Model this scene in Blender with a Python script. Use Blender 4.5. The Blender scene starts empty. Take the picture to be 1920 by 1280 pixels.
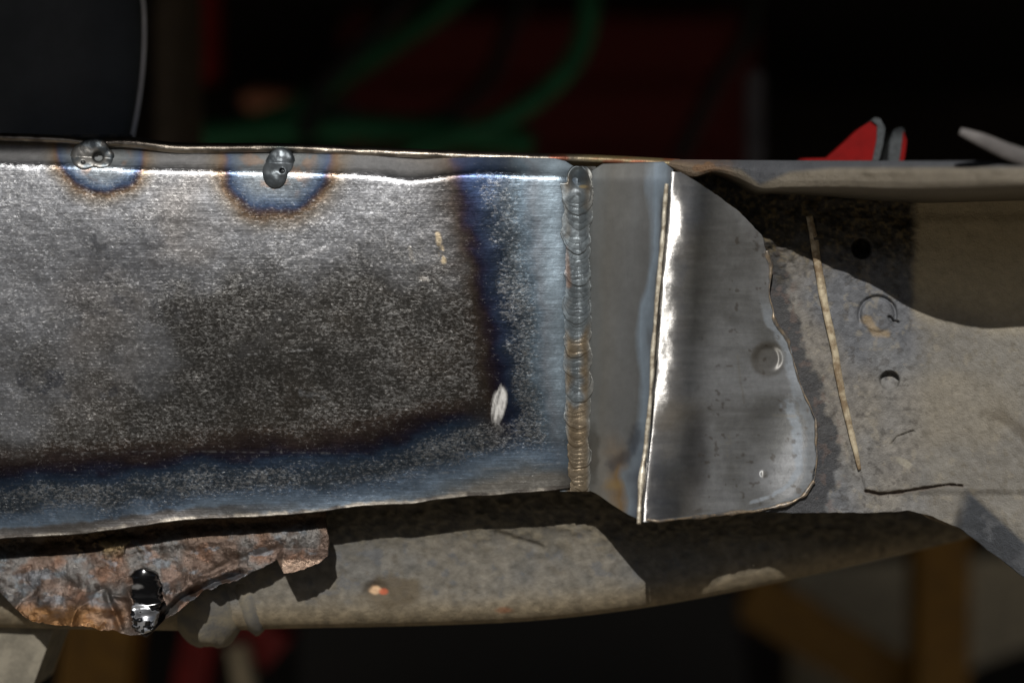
import bpy, math
import numpy as np

sc = bpy.context.scene
COL = sc.collection

# ------------------------------------------------------------------ camera
D = 0.45                       # metres from the lens to the plane in focus
S = 0.00015                    # metres per photograph pixel (1920 wide) in that plane
cd = bpy.data.cameras.new('camera')
cam = bpy.data.objects.new('camera', cd)
COL.objects.link(cam)
cam.location = (0, -D, 0)
cam.rotation_euler = (math.radians(90), 0, 0)
cd.sensor_width = 36
cd.lens = 36 * D / (1920 * S)
cd.clip_start, cd.clip_end = 0.01, 100
cd.dof.use_dof = True
cd.dof.focus_distance = D
cd.dof.aperture_fstop = 4.3
sc.camera = cam

# ------------------------------------------------------------------ light
TRAVEL = np.array([0.15, 1.0, -0.75])           # the way sunlight travels
el = math.atan2(0.75, math.hypot(0.15, 1.0))
w = bpy.data.worlds.new('World')
sc.world = w
w.use_nodes = True
sky = w.node_tree.nodes.new('ShaderNodeTexSky')
sky.sky_type = 'NISHITA'
sky.sun_disc = False
sky.sun_elevation = el
sky.sun_rotation = math.pi + math.atan2(0.15, 1.0)
bg = w.node_tree.nodes['Background']
bg.inputs['Strength'].default_value = 0.05
w.node_tree.links.new(sky.outputs[0], bg.inputs['Color'])
sd = bpy.data.lights.new('sun', 'SUN')
sd.energy = 5.0
sd.angle = math.radians(0.55)
sd.color = (1.0, 0.97, 0.93)
sun = bpy.data.objects.new('sun', sd)
COL.objects.link(sun)
import mathutils
sun.rotation_euler = mathutils.Vector(TRAVEL).to_track_quat('-Z', 'Y').to_euler()
sun.location = (-0.3, -2, 1.6)
sc.view_settings.view_transform = 'Standard'
sc.view_settings.look = 'None'
sc.view_settings.exposure = -0.70
sc.view_settings.gamma = 1
sc.view_settings.use_curve_mapping = False
sc.render.engine = 'CYCLES'
sc.cycles.use_denoising = True
sc.cycles.max_bounces = 8

# ------------------------------------------------------------------ numeric helpers
def lin(c):
    c = np.asarray(c, float) / 255.0
    return np.where(c <= 0.04045, c / 12.92, ((c + 0.055) / 1.055) ** 2.4)

_tabs = {}
def vnoise(x, y, seed):
    if seed not in _tabs:
        _tabs[seed] = np.random.RandomState(seed).rand(256, 256)
    t = _tabs[seed]
    xi, yi = np.floor(x).astype(int), np.floor(y).astype(int)
    fx, fy = x - xi, y - yi
    fx, fy = fx * fx * (3 - 2 * fx), fy * fy * (3 - 2 * fy)
    a, b = t[xi & 255, yi & 255], t[(xi + 1) & 255, yi & 255]
    c, d = t[xi & 255, (yi + 1) & 255], t[(xi + 1) & 255, (yi + 1) & 255]
    return (a + (b - a) * fx) * (1 - fy) + (c + (d - c) * fx) * fy

def fbm(x, y, size, octaves=4, seed=1, gain=0.5):
    """0..1, mean .5; size = pixels per lump"""
    s, amp, tot = 0, 1.0, 0
    x, y = np.asarray(x, float) / size + 31.7, np.asarray(y, float) / size + 17.3
    for k in range(octaves):
        s = s + amp * vnoise(x, y, seed * 13 + k)
        tot += amp
        amp *= gain
        x, y = x * 2.03 + 5.1, y * 2.03 + 9.7
    return s / tot

def pl(pts):
    a = np.array(pts, float)
    return lambda q: np.interp(q, a[:, 0], a[:, 1])

def spl(pts):
    """smooth curve through points, as a function of the first coordinate"""
    a = np.array(pts, float)
    xs = np.linspace(a[0, 0], a[-1, 0], 400)
    m = np.gradient(a[:, 1], a[:, 0])
    i = np.clip(np.searchsorted(a[:, 0], xs, side='right') - 1, 0, len(a) - 2)
    h = a[i + 1, 0] - a[i, 0]
    t = (xs - a[i, 0]) / h
    ys = ((2*t**3 - 3*t**2 + 1) * a[i, 1] + (t**3 - 2*t**2 + t) * h * m[i]
          + (-2*t**3 + 3*t**2) * a[i + 1, 1] + (t**3 - t**2) * h * m[i + 1])
    return lambda q: np.interp(q, xs, ys)

def softplus(u, r):
    return r * np.logaddexp(0, u / r)

def sstep(a, b, x):
    t = np.clip((x - a) / (b - a), 0, 1)
    return t * t * (3 - 2 * t)

def mix(a, b, t):
    t = np.asarray(t)[..., None]
    return np.asarray(a) * (1 - t) + np.asarray(b) * t

def ramp(q, stops):
    p = [s[0] for s in stops]
    c = np.array([lin(s[1]) for s in stops])
    return np.stack([np.interp(q, p, c[:, k]) for k in range(3)], -1)

def seg_dist(x, y, pts):
    """distance in pixels to a polyline and 0..1 along it"""
    best = np.full(np.shape(x), 1e9)
    along = np.zeros(np.shape(x))
    n = len(pts) - 1
    for k in range(n):
        ax, ay = pts[k]; bx, by = pts[k + 1]
        L = (bx - ax) ** 2 + (by - ay) ** 2
        t = np.clip(((x - ax) * (bx - ax) + (y - ay) * (by - ay)) / L, 0, 1)
        d = np.hypot(x - ax - t * (bx - ax), y - ay - t * (by - ay))
        m = d < best
        best = np.where(m, d, best)
        along = np.where(m, (k + t) / n, along)
    return best, along

def world(px, py, Y):
    k = S * (D + Y) / D
    return np.stack([(px - 960) * k, Y + 0 * px, (640 - py) * k], -1)

# ------------------------------------------------------------------ object helpers
def link(name, verts, faces, mat, parent=None, tint=None, finish=None, smooth=True):
    me = bpy.data.meshes.new(name)
    v = np.asarray(verts, float)
    loc = np.zeros(3)
    if parent is not None:
        loc = np.array(parent['_base'])
    v = v - loc
    if isinstance(faces, np.ndarray):
        nf = len(faces)
        me.vertices.add(len(v)); me.vertices.foreach_set('co', v.astype(np.float32).ravel())
        me.loops.add(nf * 4); me.loops.foreach_set('vertex_index', faces.astype(np.int32).ravel())
        me.polygons.add(nf)
        me.polygons.foreach_set('loop_start', np.arange(0, nf * 4, 4, dtype=np.int32))
        me.update(calc_edges=True)
        me.validate()
    else:
        me.from_pydata(v.tolist(), [], faces)
    if smooth:
        me.polygons.foreach_set('use_smooth', np.ones(len(me.polygons), bool))
    for nm, arr in (('tint', tint), ('finish', finish)):
        if arr is not None:
            a = me.color_attributes.new(nm, 'FLOAT_COLOR', 'POINT')
            c = np.ones((len(v), 4), np.float32)
            c[:, :3] = arr
            a.data.foreach_set('color', c.ravel())
    me.materials.append(mat)
    o = bpy.data.objects.new(name, me)
    COL.objects.link(o)
    if parent is not None:
        o.parent = parent
    return o

def thing(name, label, cat, base, group=None):
    o = bpy.data.objects.new(name, None)
    o.empty_display_size = 0.01
    COL.objects.link(o)
    o.location = base
    o['_base'] = tuple(float(q) for q in base)
    tag(o, label, cat, group)
    return o

def tag(o, label, cat, group=None):
    o['label'] = label
    o['category'] = cat
    if group:
        o['group'] = group
    return o

def sheet(name, mat, X, Yp, depth, thick=0.002, parent=None, tint=None, finish=None, smooth=True):
    """a plate with a modelled front: front grid, back grid `thick` further away, and the edges between"""
    ny, nx = X.shape
    f = world(X, Yp, depth).reshape(-1, 3)
    b = f.copy()
    b[:, 1] += np.broadcast_to(thick, X.shape).ravel()
    n = nx * ny
    idx = np.arange(n).reshape(ny, nx)
    a = np.stack([idx[:-1, :-1], idx[1:, :-1], idx[1:, 1:], idx[:-1, 1:]], -1).reshape(-1, 4)
    back = a[:, ::-1] + n
    rim = np.concatenate([idx[0, :], idx[1:, -1], idx[-1, -2::-1], idx[-2:0, 0]])
    r2 = np.roll(rim, -1)
    wall = np.stack([rim, r2, r2 + n, rim + n], -1)
    faces = np.concatenate([a, back, wall])
    def dbl(t):
        if t is None:
            return None
        t = np.broadcast_to(t, (ny, nx, 3)).reshape(-1, 3)
        return np.concatenate([t, t])
    return link(name, np.concatenate([f, b]), faces, mat, parent, dbl(tint), dbl(finish), smooth)

def grid(x0, x1, step, top, bot, nystep):
    nx = int((x1 - x0) / step) + 1
    xs = np.linspace(x0, x1, nx)
    t_, b_ = top(xs), bot(xs)
    ny = int((b_ - t_).max() / nystep) + 1
    t = np.linspace(0, 1, ny)[:, None]
    return np.broadcast_to(xs, (ny, nx)).copy(), t_ * (1 - t) + b_ * t

def smooth_path(pts, n=12):
    p = np.array(pts, float)
    out = []
    for i in range(len(p) - 1):
        a, b, c, d = p[max(i - 1, 0)], p[i], p[i + 1], p[min(i + 2, len(p) - 1)]
        for t in np.linspace(0, 1, n, endpoint=False):
            out.append(0.5 * (2*b + (c - a)*t + (2*a - 5*b + 4*c - d)*t*t + (3*b - a - 3*c + d)*t**3))
    out.append(p[-1])
    return np.array(out)

def tube(name, mat, path, rad, parent=None, sides=14, wob=0, seed=3, smooth_n=12, flat=1.0, tint=None, finish=None):
    """path: world points; rad: a number or one per path point"""
    P = smooth_path(path, smooth_n)
    R = np.interp(np.linspace(0, 1, len(P)), np.linspace(0, 1, np.size(rad)), np.atleast_1d(rad))
    T = np.gradient(P, axis=0); T /= np.linalg.norm(T, axis=1)[:, None] + 1e-12
    ref = np.array([0, 1.0, 0]) if abs(T[:, 1]).mean() < 0.8 else np.array([0, 0, 1.0])
    A = np.cross(T, ref); A /= np.linalg.norm(A, axis=1)[:, None]
    B = np.cross(T, A)
    ang = np.linspace(0, 2 * np.pi, sides, endpoint=False)
    n = len(P)
    rr = R[:, None] * np.ones(sides)
    if wob:
        kk = np.arange(n)[:, None] * np.ones(sides)
        rr = rr * (1 + wob * (fbm(kk, ang[None] * 3 + 0 * kk, 3.0, 3, seed) - 0.5) * 2)
    V = (P[:, None] + (np.cos(ang)[None, :, None] * A[:, None] + np.sin(ang)[None, :, None] * B[:, None] * flat) * rr[..., None]).reshape(-1, 3)
    F = []
    for i in range(n - 1):
        for k in range(sides):
            k2 = (k + 1) % sides
            F.append((i*sides + k, i*sides + k2, (i+1)*sides + k2, (i+1)*sides + k))
    F.append(tuple(range(sides))[::-1])
    F.append(tuple((n-1)*sides + k for k in range(sides)))
    return link(name, V, F, mat, parent)

def box(name, mat, lo, hi, parent=None, bev=0.0):
    import bmesh
    bm = bmesh.new()
    bmesh.ops.create_cube(bm, size=1)
    lo, hi = np.array(lo, float), np.array(hi, float)
    for v in bm.verts:
        v.co = mathutils.Vector((lo + hi) / 2 + np.array(v.co) * (hi - lo))
    if bev:
        bmesh.ops.bevel(bm, geom=bm.edges[:], offset=bev, segments=3, affect='EDGES')
    V = [tuple(v.co) for v in bm.verts]
    bm.verts.index_update()
    F = [[v.index for v in f.verts] for f in bm.faces]
    bm.free()
    return link(name, V, F, mat, parent, smooth=False)

def prism(name, mat, pts, Y0, Y1, parent=None):
    """a solid cut from plate: pixel outline at depth Y0 carried straight back to Y1"""
    p = np.array(pts, float)
    f = world(p[:, 0], p[:, 1], np.full(len(p), Y0))
    b = f.copy(); b[:, 1] = Y1
    n = len(p)
    F = [list(range(n)), [n + k for k in range(n)][::-1]]
    F += [[k, n + k, n + (k + 1) % n, (k + 1) % n] for k in range(n)]
    o = link(name, np.concatenate([f, b]), F, mat, parent, smooth=False)
    import bmesh
    bm = bmesh.new(); bm.from_mesh(o.data)
    bmesh.ops.recalc_face_normals(bm, faces=bm.faces)
    bm.to_mesh(o.data); bm.free()
    return o

def blob(name, mat, c, r, parent=None, lump=0.15, seed=5, nu=40, nv=24):
    u = np.linspace(0, 2*np.pi, nu, endpoint=False)
    v = np.linspace(0.001, np.pi - 0.001, nv)
    U, W = np.meshgrid(u, v)
    n = np.stack([np.sin(W)*np.cos(U), np.sin(W)*np.sin(U), np.cos(W)], -1)
    k = 1 + lump * 2 * (fbm(n[..., 0] * 40 + n[..., 2] * 17, n[..., 1] * 40 + n[..., 2] * 29, 22, 3, seed) - 0.5)
    V = (np.array(c) + n * np.array(r) * k[..., None]).reshape(-1, 3)
    F = []
    for i in range(nv - 1):
        for j in range(nu):
            j2 = (j + 1) % nu
            F.append((i*nu + j, (i+1)*nu + j, (i+1)*nu + j2, i*nu + j2))
    return link(name, V, F, mat, parent)

# ------------------------------------------------------------------ materials
def nodes(name):
    m = bpy.data.materials.new(name)
    m.use_nodes = True
    nt = m.node_tree
    return m, nt, nt.nodes['Principled BSDF']

def N(nt, kind, **kw):
    n = nt.nodes.new(kind)
    for k, v in kw.items():
        setattr(n, k, v)
    return n

def coords(nt, scale=(1000, 1000, 1000), rot=(0, 0, 0)):
    tc = N(nt, 'ShaderNodeTexCoord')
    mp = N(nt, 'ShaderNodeMapping')
    mp.inputs['Scale'].default_value = scale
    mp.inputs['Rotation'].default_value = rot
    nt.links.new(tc.outputs['Object'], mp.inputs['Vector'])
    return mp.outputs[0]

def noise(nt, vec, scale, detail=3, rough=0.6, dist=0.0):
    n = N(nt, 'ShaderNodeTexNoise')
    n.inputs['Scale'].default_value = scale
    n.inputs['Detail'].default_value = detail
    n.inputs['Roughness'].default_value = rough
    n.inputs['Distortion'].default_value = dist
    nt.links.new(vec, n.inputs['Vector'])
    return n.outputs['Fac']

def math_(nt, op, a, b=None, c=None):
    n = N(nt, 'ShaderNodeMath', operation=op)
    for i, q in enumerate((a, b, c)):
        if q is None:
            continue
        if isinstance(q, (int, float)):
            n.inputs[i].default_value = q
        else:
            nt.links.new(q, n.inputs[i])
    return n.outputs[0]

def maprange(nt, v, a, b, c, d, smooth=True):
    n = N(nt, 'ShaderNodeMapRange')
    n.interpolation_type = 'SMOOTHSTEP' if smooth else 'LINEAR'
    for i, q in enumerate((v, a, b, c, d)):
        if isinstance(q, (int, float)):
            n.inputs[i].default_value = q
        else:
            nt.links.new(q, n.inputs[i])
    return n.outputs[0]

def mixc(nt, fac, a, b, mode='MIX'):
    n = N(nt, 'ShaderNodeMix', data_type='RGBA', blend_type=mode)
    for i, q in ((0, fac), (6, a), (7, b)):
        if isinstance(q, (int, float)):
            n.inputs[i].default_value = q
        elif isinstance(q, (tuple, list)):
            n.inputs[i].default_value = tuple(q) + (1,) * (4 - len(q))
        else:
            nt.links.new(q, n.inputs[i])
    return n.outputs[2]

def attr_mat(name, specks=None, bumps=(), flakes=None, vary=0.0, vary_scale=0.5, aniso=0.0, tangent=(1, 0, 0), coat=0.0):
    """colour from the mesh attribute 'tint'; 'finish' holds roughness, metallic and speck density"""
    m, nt, b = nodes(name)
    L = nt.links.new
    t = N(nt, 'ShaderNodeAttribute', attribute_name='tint').outputs['Color']
    fin = N(nt, 'ShaderNodeAttribute', attribute_name='finish').outputs['Color']
    sep = N(nt, 'ShaderNodeSeparateColor'); L(fin, sep.inputs[0])
    rough, metal, dens = sep.outputs[0], sep.outputs[1], sep.outputs[2]
    vec = coords(nt)
    col = t
    if vary:
        nz = noise(nt, vec, vary_scale, 6, 0.7)
        f = maprange(nt, nz, 0.25, 0.75, 1 - vary, 1 + vary, False)
        cc = N(nt, 'ShaderNodeCombineColor')
        for i in range(3):
            L(f, cc.inputs[i])
        col = mixc(nt, 1.0, col, cc.outputs[0], 'MULTIPLY')
    height = None
    if specks:
        sv = coords(nt, specks.get('scale', (700, 1000, 1150)))
        s1 = noise(nt, sv, specks['freq'], 4, 0.75, 0.4)
        s2 = noise(nt, sv, specks['freq'] * 0.16, 3, 0.6)
        s = math_(nt, 'ADD', math_(nt, 'MULTIPLY', s1, 0.88), math_(nt, 'MULTIPLY', s2, 0.12))
        thr = math_(nt, 'MULTIPLY_ADD', dens, -0.22, 0.67)
        lo = math_(nt, 'SUBTRACT', thr, 0.10); hi = math_(nt, 'ADD', thr, 0.12)
        msk = maprange(nt, s, lo, hi, 0.0, 1.0)
        lit = mixc(nt, 0.42, col, specks['color'])
        col = mixc(nt, msk, col, lit)
        rough = math_(nt, 'MULTIPLY_ADD', msk, specks.get('drough', 0.0), rough)
        height = math_(nt, 'MULTIPLY', msk, specks.get('lift', 0.3))
    L(col, b.inputs['Base Color'])
    L(rough, b.inputs['Roughness'])
    L(metal, b.inputs['Metallic'])
    if aniso:
        b.inputs['Anisotropic'].default_value = aniso
        cx = N(nt, 'ShaderNodeCombineXYZ')
        for i in range(3):
            cx.inputs[i].default_value = tangent[i]
        L(cx.outputs[0], b.inputs['Tangent'])
    if coat:
        b.inputs['Coat Weight'].default_value = coat
    for freq, amp, sc_ in bumps:
        h = math_(nt, 'MULTIPLY', noise(nt, coords(nt, sc_), freq, 4, 0.65), amp)
        height = h if height is None else math_(nt, 'ADD', height, h)
    if height is not None:
        bp = N(nt, 'ShaderNodeBump')
        bp.inputs['Strength'].default_value = 1.0
        bp.inputs['Distance'].default_value = 0.0002
        L(height, bp.inputs['Height'])
        L(bp.outputs[0], b.inputs['Normal'])
        if flakes:                       # small facets of mill scale, each with its own slight tilt
            freq, amt = flakes
            vo = N(nt, 'ShaderNodeTexVoronoi'); vo.inputs['Scale'].default_value = freq
            L(coords(nt, (750, 1000, 1100)), vo.inputs['Vector'])
            sub = N(nt, 'ShaderNodeVectorMath', operation='SUBTRACT'); L(vo.outputs['Color'], sub.inputs[0])
            sub.inputs[1].default_value = (0.5, 0.5, 0.5)
            scl = N(nt, 'ShaderNodeVectorMath', operation='SCALE'); L(sub.outputs[0], scl.inputs[0])
            sp = N(nt, 'ShaderNodeSeparateColor'); L(vo.outputs['Color'], sp.inputs[0])
            big = math_(nt, 'MULTIPLY_ADD', math_(nt, 'POWER', sp.outputs[2], 22.0), 1.6, 1.0)
            L(math_(nt, 'MULTIPLY', big, math_(nt, 'MULTIPLY_ADD', dens, amt, amt * 0.15)), scl.inputs['Scale'])
            geo = N(nt, 'ShaderNodeNewGeometry')
            add = N(nt, 'ShaderNodeVectorMath', operation='ADD'); L(geo.outputs['Normal'], add.inputs[0]); L(scl.outputs[0], add.inputs[1])
            nrm = N(nt, 'ShaderNodeVectorMath', operation='NORMALIZE'); L(add.outputs[0], nrm.inputs[0])
            L(nrm.outputs[0], bp.inputs['Normal'])
    return m

def plain(name, rgb, rough=0.6, metal=0.0, vary=0.25, freq=0.1, bump=0.0, rgb2=None):
    m, nt, b = nodes(name)
    L = nt.links.new
    vec = coords(nt)
    nz = noise(nt, vec, freq, 5, 0.65)
    a = np.array(lin(rgb))
    c2 = np.array(lin(rgb2)) if rgb2 else np.clip(a * (1 - vary), 0, 1)
    c1 = a if rgb2 else np.clip(a * (1 + vary), 0, 1)
    L(mixc(nt, maprange(nt, nz, 0.35, 0.65, 0, 1), tuple(c1), tuple(c2)), b.inputs['Base Color'])
    b.inputs['Roughness'].default_value = rough
    b.inputs['Metallic'].default_value = metal
    if bump:
        bp = N(nt, 'ShaderNodeBump')
        bp.inputs['Distance'].default_value = 0.0003
        bp.inputs['Strength'].default_value = bump
        L(noise(nt, vec, freq * 8, 4, 0.6), bp.inputs['Height'])
        L(bp.outputs[0], b.inputs['Normal'])
    return m

ISO = (1000, 1000, 1000)
M_PLATE = attr_mat('mill_scale_steel', dict(freq=1.3, color=(0.37, 0.365, 0.355), lift=0.10, drough=-0.04),
                   bumps=((0.25, 0.5, ISO), (1.2, 0.25, (60, 1000, 1000))), flakes=(1.9, 0.11), vary=0.2, vary_scale=0.6)
M_PLATE.node_tree.nodes['Principled BSDF'].inputs['Anisotropic'].default_value = 0.0
M_STRIP = attr_mat('dull_steel', bumps=((0.8, 0.15, (1000, 1000, 100)), (3.0, 0.05, ISO)), vary=0.12, vary_scale=0.3)
M_POLISH = attr_mat('ground_steel', bumps=((1.6, 0.5, (90, 90, 1000)), (0.35, 0.4, ISO)), vary=0.14, vary_scale=0.6,
                    aniso=0.9, tangent=(0, 0, 1))
M_WELD = attr_mat('weld_metal', bumps=((2.0, 0.15, ISO),), vary=0.18, vary_scale=0.8)
M_EDGE = attr_mat('sheared_steel_edge', bumps=((1.6, 0.5, (1000, 1000, 400)), (0.3, 0.6, ISO)), vary=0.2, vary_scale=0.6)
M_DUST = attr_mat('dusty_undercoat', bumps=((0.9, 1.2, ISO), (2.4, 1.4, ISO)), vary=0.16, vary_scale=0.35)
M_RUST = attr_mat('rusty_steel', bumps=((0.8, 2.0, ISO), (2.5, 1.0, ISO)), vary=0.35, vary_scale=0.5)

# ------------------------------------------------------------------ shapes shared by neighbouring parts
bot_plate_c = spl([(-90, 1020), (0, 1010), (150, 1002), (250, 988), (340, 975), (480, 969), (600, 959), (680, 948), (750, 945),
                   (870, 932), (960, 926), (1030, 920), (1085, 912)])
bot_plate = lambda x: bot_plate_c(x) + 5 * (fbm(x, 0 * x, 45, 4, 91) - 0.5)
top_plate = pl([(-90, 262), (0, 264), (200, 268), (500, 284), (1000, 296), (1040, 297), (1060, 302), (1085, 318)])
bend_y = spl([(-90, 304), (0, 308), (150, 312), (280, 319), (420, 322), (600, 326), (700, 330), (780, 338), (850, 329), (900, 326), (1000, 331), (1085, 334)])

def plate_Y(x, y):
    Y = 0.004 * np.clip(1 - x / 1060, 0, 1.2)
    u = (bend_y(x) - y) * S
    Y = Y + 0.78 * softplus(u, 3.5 * S)
    Y = Y + 0.0016 * (np.clip((700 - y) / 380, 0, 2) ** 2)
    v = (y - (bot_plate_c(x) - 14 + 6 * np.sin(x / 60.0))) * S
    lip = np.interp(x, [0, 500, 700, 1085], [0.20, 0.17, 0.08, 0.03])
    Y = Y - lip * softplus(v, 5 * S) - 0.12 * softplus((y - bot_plate_c(x) + 4) * S, 2 * S)
    Y = Y + 0.0016 * (fbm(x, y, 260, 2, 21) - 0.5) + 0.00025 * (fbm(x, y, 45, 3, 22) - 0.5)
    Y = Y + 0.0011 * np.exp(-((x - 1085) / 22.0) ** 2)
    return Y

fold_x = spl([(300, 1262), (330, 1258), (420, 1250), (560, 1238), (700, 1228), (820, 1218), (900, 1208), (985, 1204)])

# ================================================================== setting
M_FLOOR = plain('concrete_floor', (120, 110, 94), 0.85, 0, 0.2, 0.02, 0.3)
fl = link('floor', [(-6, -8, -0.30), (6, -8, -0.30), (6, 8, -0.30), (-6, 8, -0.30)], [(0, 1, 2, 3)], M_FLOOR, smooth=False)
fl['kind'] = 'structure'
M_WALL = plain('soot_black_wall', (58, 50, 46), 0.9, 0, 0.3, 0.01)
bw = box('back_wall', M_WALL, (-2.5, 1.9, -0.30), (2.5, 2.0, 0.9))
bw['kind'] = 'structure'
M_SHADE_SLAB = plain('dark_shade_slab', (36, 32, 28), 0.9, 0, 0.3, 0.01)
z = 0.36
pts = [(-2.5, -0.40), (0.022, -0.40), (0.03, -0.35), (2.5, -0.35), (2.5, 1.9), (-2.5, 1.9)]
V = [(x, y, z) for x, y in pts] + [(x, y, z + 0.04) for x, y in pts]
F = [(0, 1, 2, 3, 4, 5)[::-1], tuple(range(6, 12))] + [(k, (k + 1) % 6, 6 + (k + 1) % 6, 6 + k) for k in range(6)]
ce = link('shade_slab', V, F, M_SHADE_SLAB, smooth=False)  # unseen slab added to shade the background, front edge stepped for the clamp
ce['kind'] = 'structure'

M_SKY_BLOCK = plain('brown_sky_block', (98, 88, 74), 0.9, 0, 0.3, 0.01)
yw = box('sky_block_wall', M_SKY_BLOCK, (-7, -3.2, -0.30), (7, -3.0, 0.85))  # unseen wall, added behind the camera to dim the sky light
yw['kind'] = 'structure'

# ================================================================== the frame rail
rail = thing('frame_rail', 'bare steel vehicle frame rail with heat-blued side plate, vertical weld seam and polished patch plate',
             'frame rail', world(np.array(600.), np.array(1000.), np.array(0.0)))

# --- side plate
X, Yp = grid(-90, 1085, 2.2, top_plate, bot_plate, 2.2)
Yd = plate_Y(X, Yp)
n1, n2, n3 = fbm(X, Yp, 120, 4, 1), fbm(X, Yp, 30, 4, 2), fbm(X, Yp * 2.2, 60, 4, 3)
dark = sstep(0.10, 1.0, np.exp(-(((X - 700) / 400) ** 2 + ((Yp - 720) / 240) ** 2)) * 1.1 + 0.42 * sstep(380, 800, Yp) + (n1 - 0.5) * 1.2 + (n2 - 0.5) * 0.5)
steel = mix(lin((126, 127, 130)), lin((61, 59, 56)), dark)
warm = sstep(0.45, 0.7, fbm(X, Yp, 150, 3, 5))
steel = steel * mix((1, 1, 1), (1.07, 0.98, 0.88), warm * 0.7)
# heat bands beside the vertical seam and above the lower edge
xb = spl([(250, 846), (310, 850), (400, 862), (500, 888), (560, 912), (640, 920), (720, 930), (800, 950), (1050, 950)])
yb = spl([(-90, 896), (0, 890), (200, 880), (400, 852), (560, 846), (700, 830), (820, 802), (930, 770), (1085, 770)])
dr = (X - xb(Yp)) * np.interp(Yp, [300, 600, 760], [1.0, 1.25, 1.5]) + 34 * (n2 - 0.5) + 46 * (n1 - 0.5) - 8
db = (Yp - yb(X)) * 1.15 + 40 * (n3 - 0.5) + 34 * (n1 - 0.5)
cr = ramp(dr, [(-60, (56, 51, 46)), (-28, (56, 46, 38)), (-10, (40, 30, 36)), (4, (28, 27, 48)), (22, (32, 44, 68)), (50, (42, 54, 68)), (80, (66, 76, 84)),
               (110, (90, 108, 122)), (130, (112, 122, 132)), (150, (122, 138, 150)), (172, (138, 158, 172)), (200, (132, 148, 160)), (235, (116, 118, 116))])
cr = mix(cr, lin((40, 66, 110)), 0.4 * np.exp(-((dr - 40) / 36) ** 2) * sstep(420, 320, Yp))
cb = ramp(db, [(-70, (58, 53, 47)), (-38, (60, 48, 39)), (-14, (42, 31, 32)), (4, (28, 28, 46)), (20, (34, 52, 74)), (42, (48, 60, 72)), (70, (54, 64, 74)),
               (90, (74, 94, 116)), (112, (98, 118, 138)), (135, (98, 108, 116)), (160, (120, 116, 108))])
br_ = sstep(-150, -10, dr)          # how strongly each band covers the bare steel
bb_ = sstep(-120, -10, db)
cr = mix(cr, cr.mean(-1, keepdims=True) * np.ones(3), 0.22 + 0 * X)
cb = mix(cb, cb.mean(-1, keepdims=True) * np.ones(3), 0.25 + 0 * X)
col = mix(steel, cb, bb_)
col = mix(col, cr, br_ * sstep(110, -20, db * 0.6) * 1.0)
edge_fade = sstep(60, 110, db)
col = mix(col, cb, edge_fade * sstep(140, 60, dr))
# rings of colour round the two plug welds
for cx, cy, rx, ry, sd_ in ((190, 280, 84, 82, 7), (520, 288, 106, 116, 8)):
    r = np.hypot((X - cx) / rx, (Yp - cy) / ry) + 0.16 * (fbm(X, Yp, 50, 3, sd_) - 0.5) + 0.12 * (n2 - 0.5)
    ring = ramp(r, [(0, (138, 142, 144)), (0.45, (128, 134, 138)), (0.66, (108, 116, 124)), (0.80, (84, 96, 112)), (0.90, (50, 62, 84)), (0.97, (56, 48, 52)),
                    (1.06, (98, 80, 62)), (1.22, (122, 112, 98)), (1.5, (140, 134, 126))])
    flow = sstep(0.55, 0.75, fbm(X, Yp, 22, 3, sd_ + 4)) * sstep(0.8, 0.5, r)
    ring = mix(ring, lin((176, 140, 112)), flow * 0.5)
    col = mix(col, ring, sstep(1.45, 1.0, r))
# scrape marks: bare metal, a scuff, dark stains
def scrape(col, pts, wpx, c, a):
    d, _ = seg_dist(X, Yp, pts)
    return mix(col, lin(c), a * sstep(wpx, wpx * 0.3, d + 3 * (n2 - 0.5)) * sstep(0.40, 0.62, fbm(X * 1.3, Yp, 9, 3, 18)))
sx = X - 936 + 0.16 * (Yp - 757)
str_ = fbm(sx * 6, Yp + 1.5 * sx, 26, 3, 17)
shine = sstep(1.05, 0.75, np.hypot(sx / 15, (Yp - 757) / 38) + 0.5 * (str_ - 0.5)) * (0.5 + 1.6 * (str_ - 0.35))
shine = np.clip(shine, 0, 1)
for p, wp, c, a in (([(820, 440), (826, 465), (832, 490)], 8, (190, 172, 140), 0.7), ([(768, 465), (774, 490)], 6, (150, 145, 138), 0.6),
                    ([(790, 520), (800, 526)], 7, (150, 145, 138), 0.6),
                    ([(520, 497), (640, 455)], 7, (176, 176, 178), 0.8), ([(0, 595), (95, 578)], 6, (176, 176, 178), 0.8), ([(560, 505), (650, 482)], 4, (160, 160, 162), 0.7), ([(420, 668), (590, 655)], 2.5, (170, 170, 170), 0.7), ([(120, 470), (250, 440)], 3, (170, 170, 172), 0.5),
                    ([(0, 855), (300, 845), (700, 850)], 2, (140, 140, 140), 0.25), ([(620, 905), (900, 880), (1050, 868)], 2.5, (150, 155, 160), 0.4),
                    ([(560, 735), (606, 745)], 9, (105, 106, 108), 0.6)):
    col = scrape(col, p, wp, c, a)
for cx, cy, r0, a in ((92, 712, 26, 0.75), (44, 708, 12, 0.6), (212, 735, 10, 0.5), (125, 745, 10, 0.6), (190, 741, 8, 0.4), (260, 500, 70, 0.3), (160, 540, 60, 0.25)):
    d = np.hypot(X - cx, Yp - cy) / r0 + 2.6 * (fbm(X, Yp, 16, 3, 20) - 0.5)
    col = mix(col, lin((66, 68, 74)), a * sstep(1.0, 0.7, d))
top_strip = sstep(2, 12, bend_y(X) - Yp)
col = mix(col, lin((150, 148, 144)) * mix((1, 1, 1), col / (col.mean(-1, keepdims=True) + 1e-6), np.full(X.shape, 0.8)), top_strip * 0.55 * sstep(60, -60, dr))
col = mix(col, lin((244, 242, 238)), np.clip(shine * 1.2, 0, 1))  # glint of the scuffed spot painted in as near-white
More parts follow.
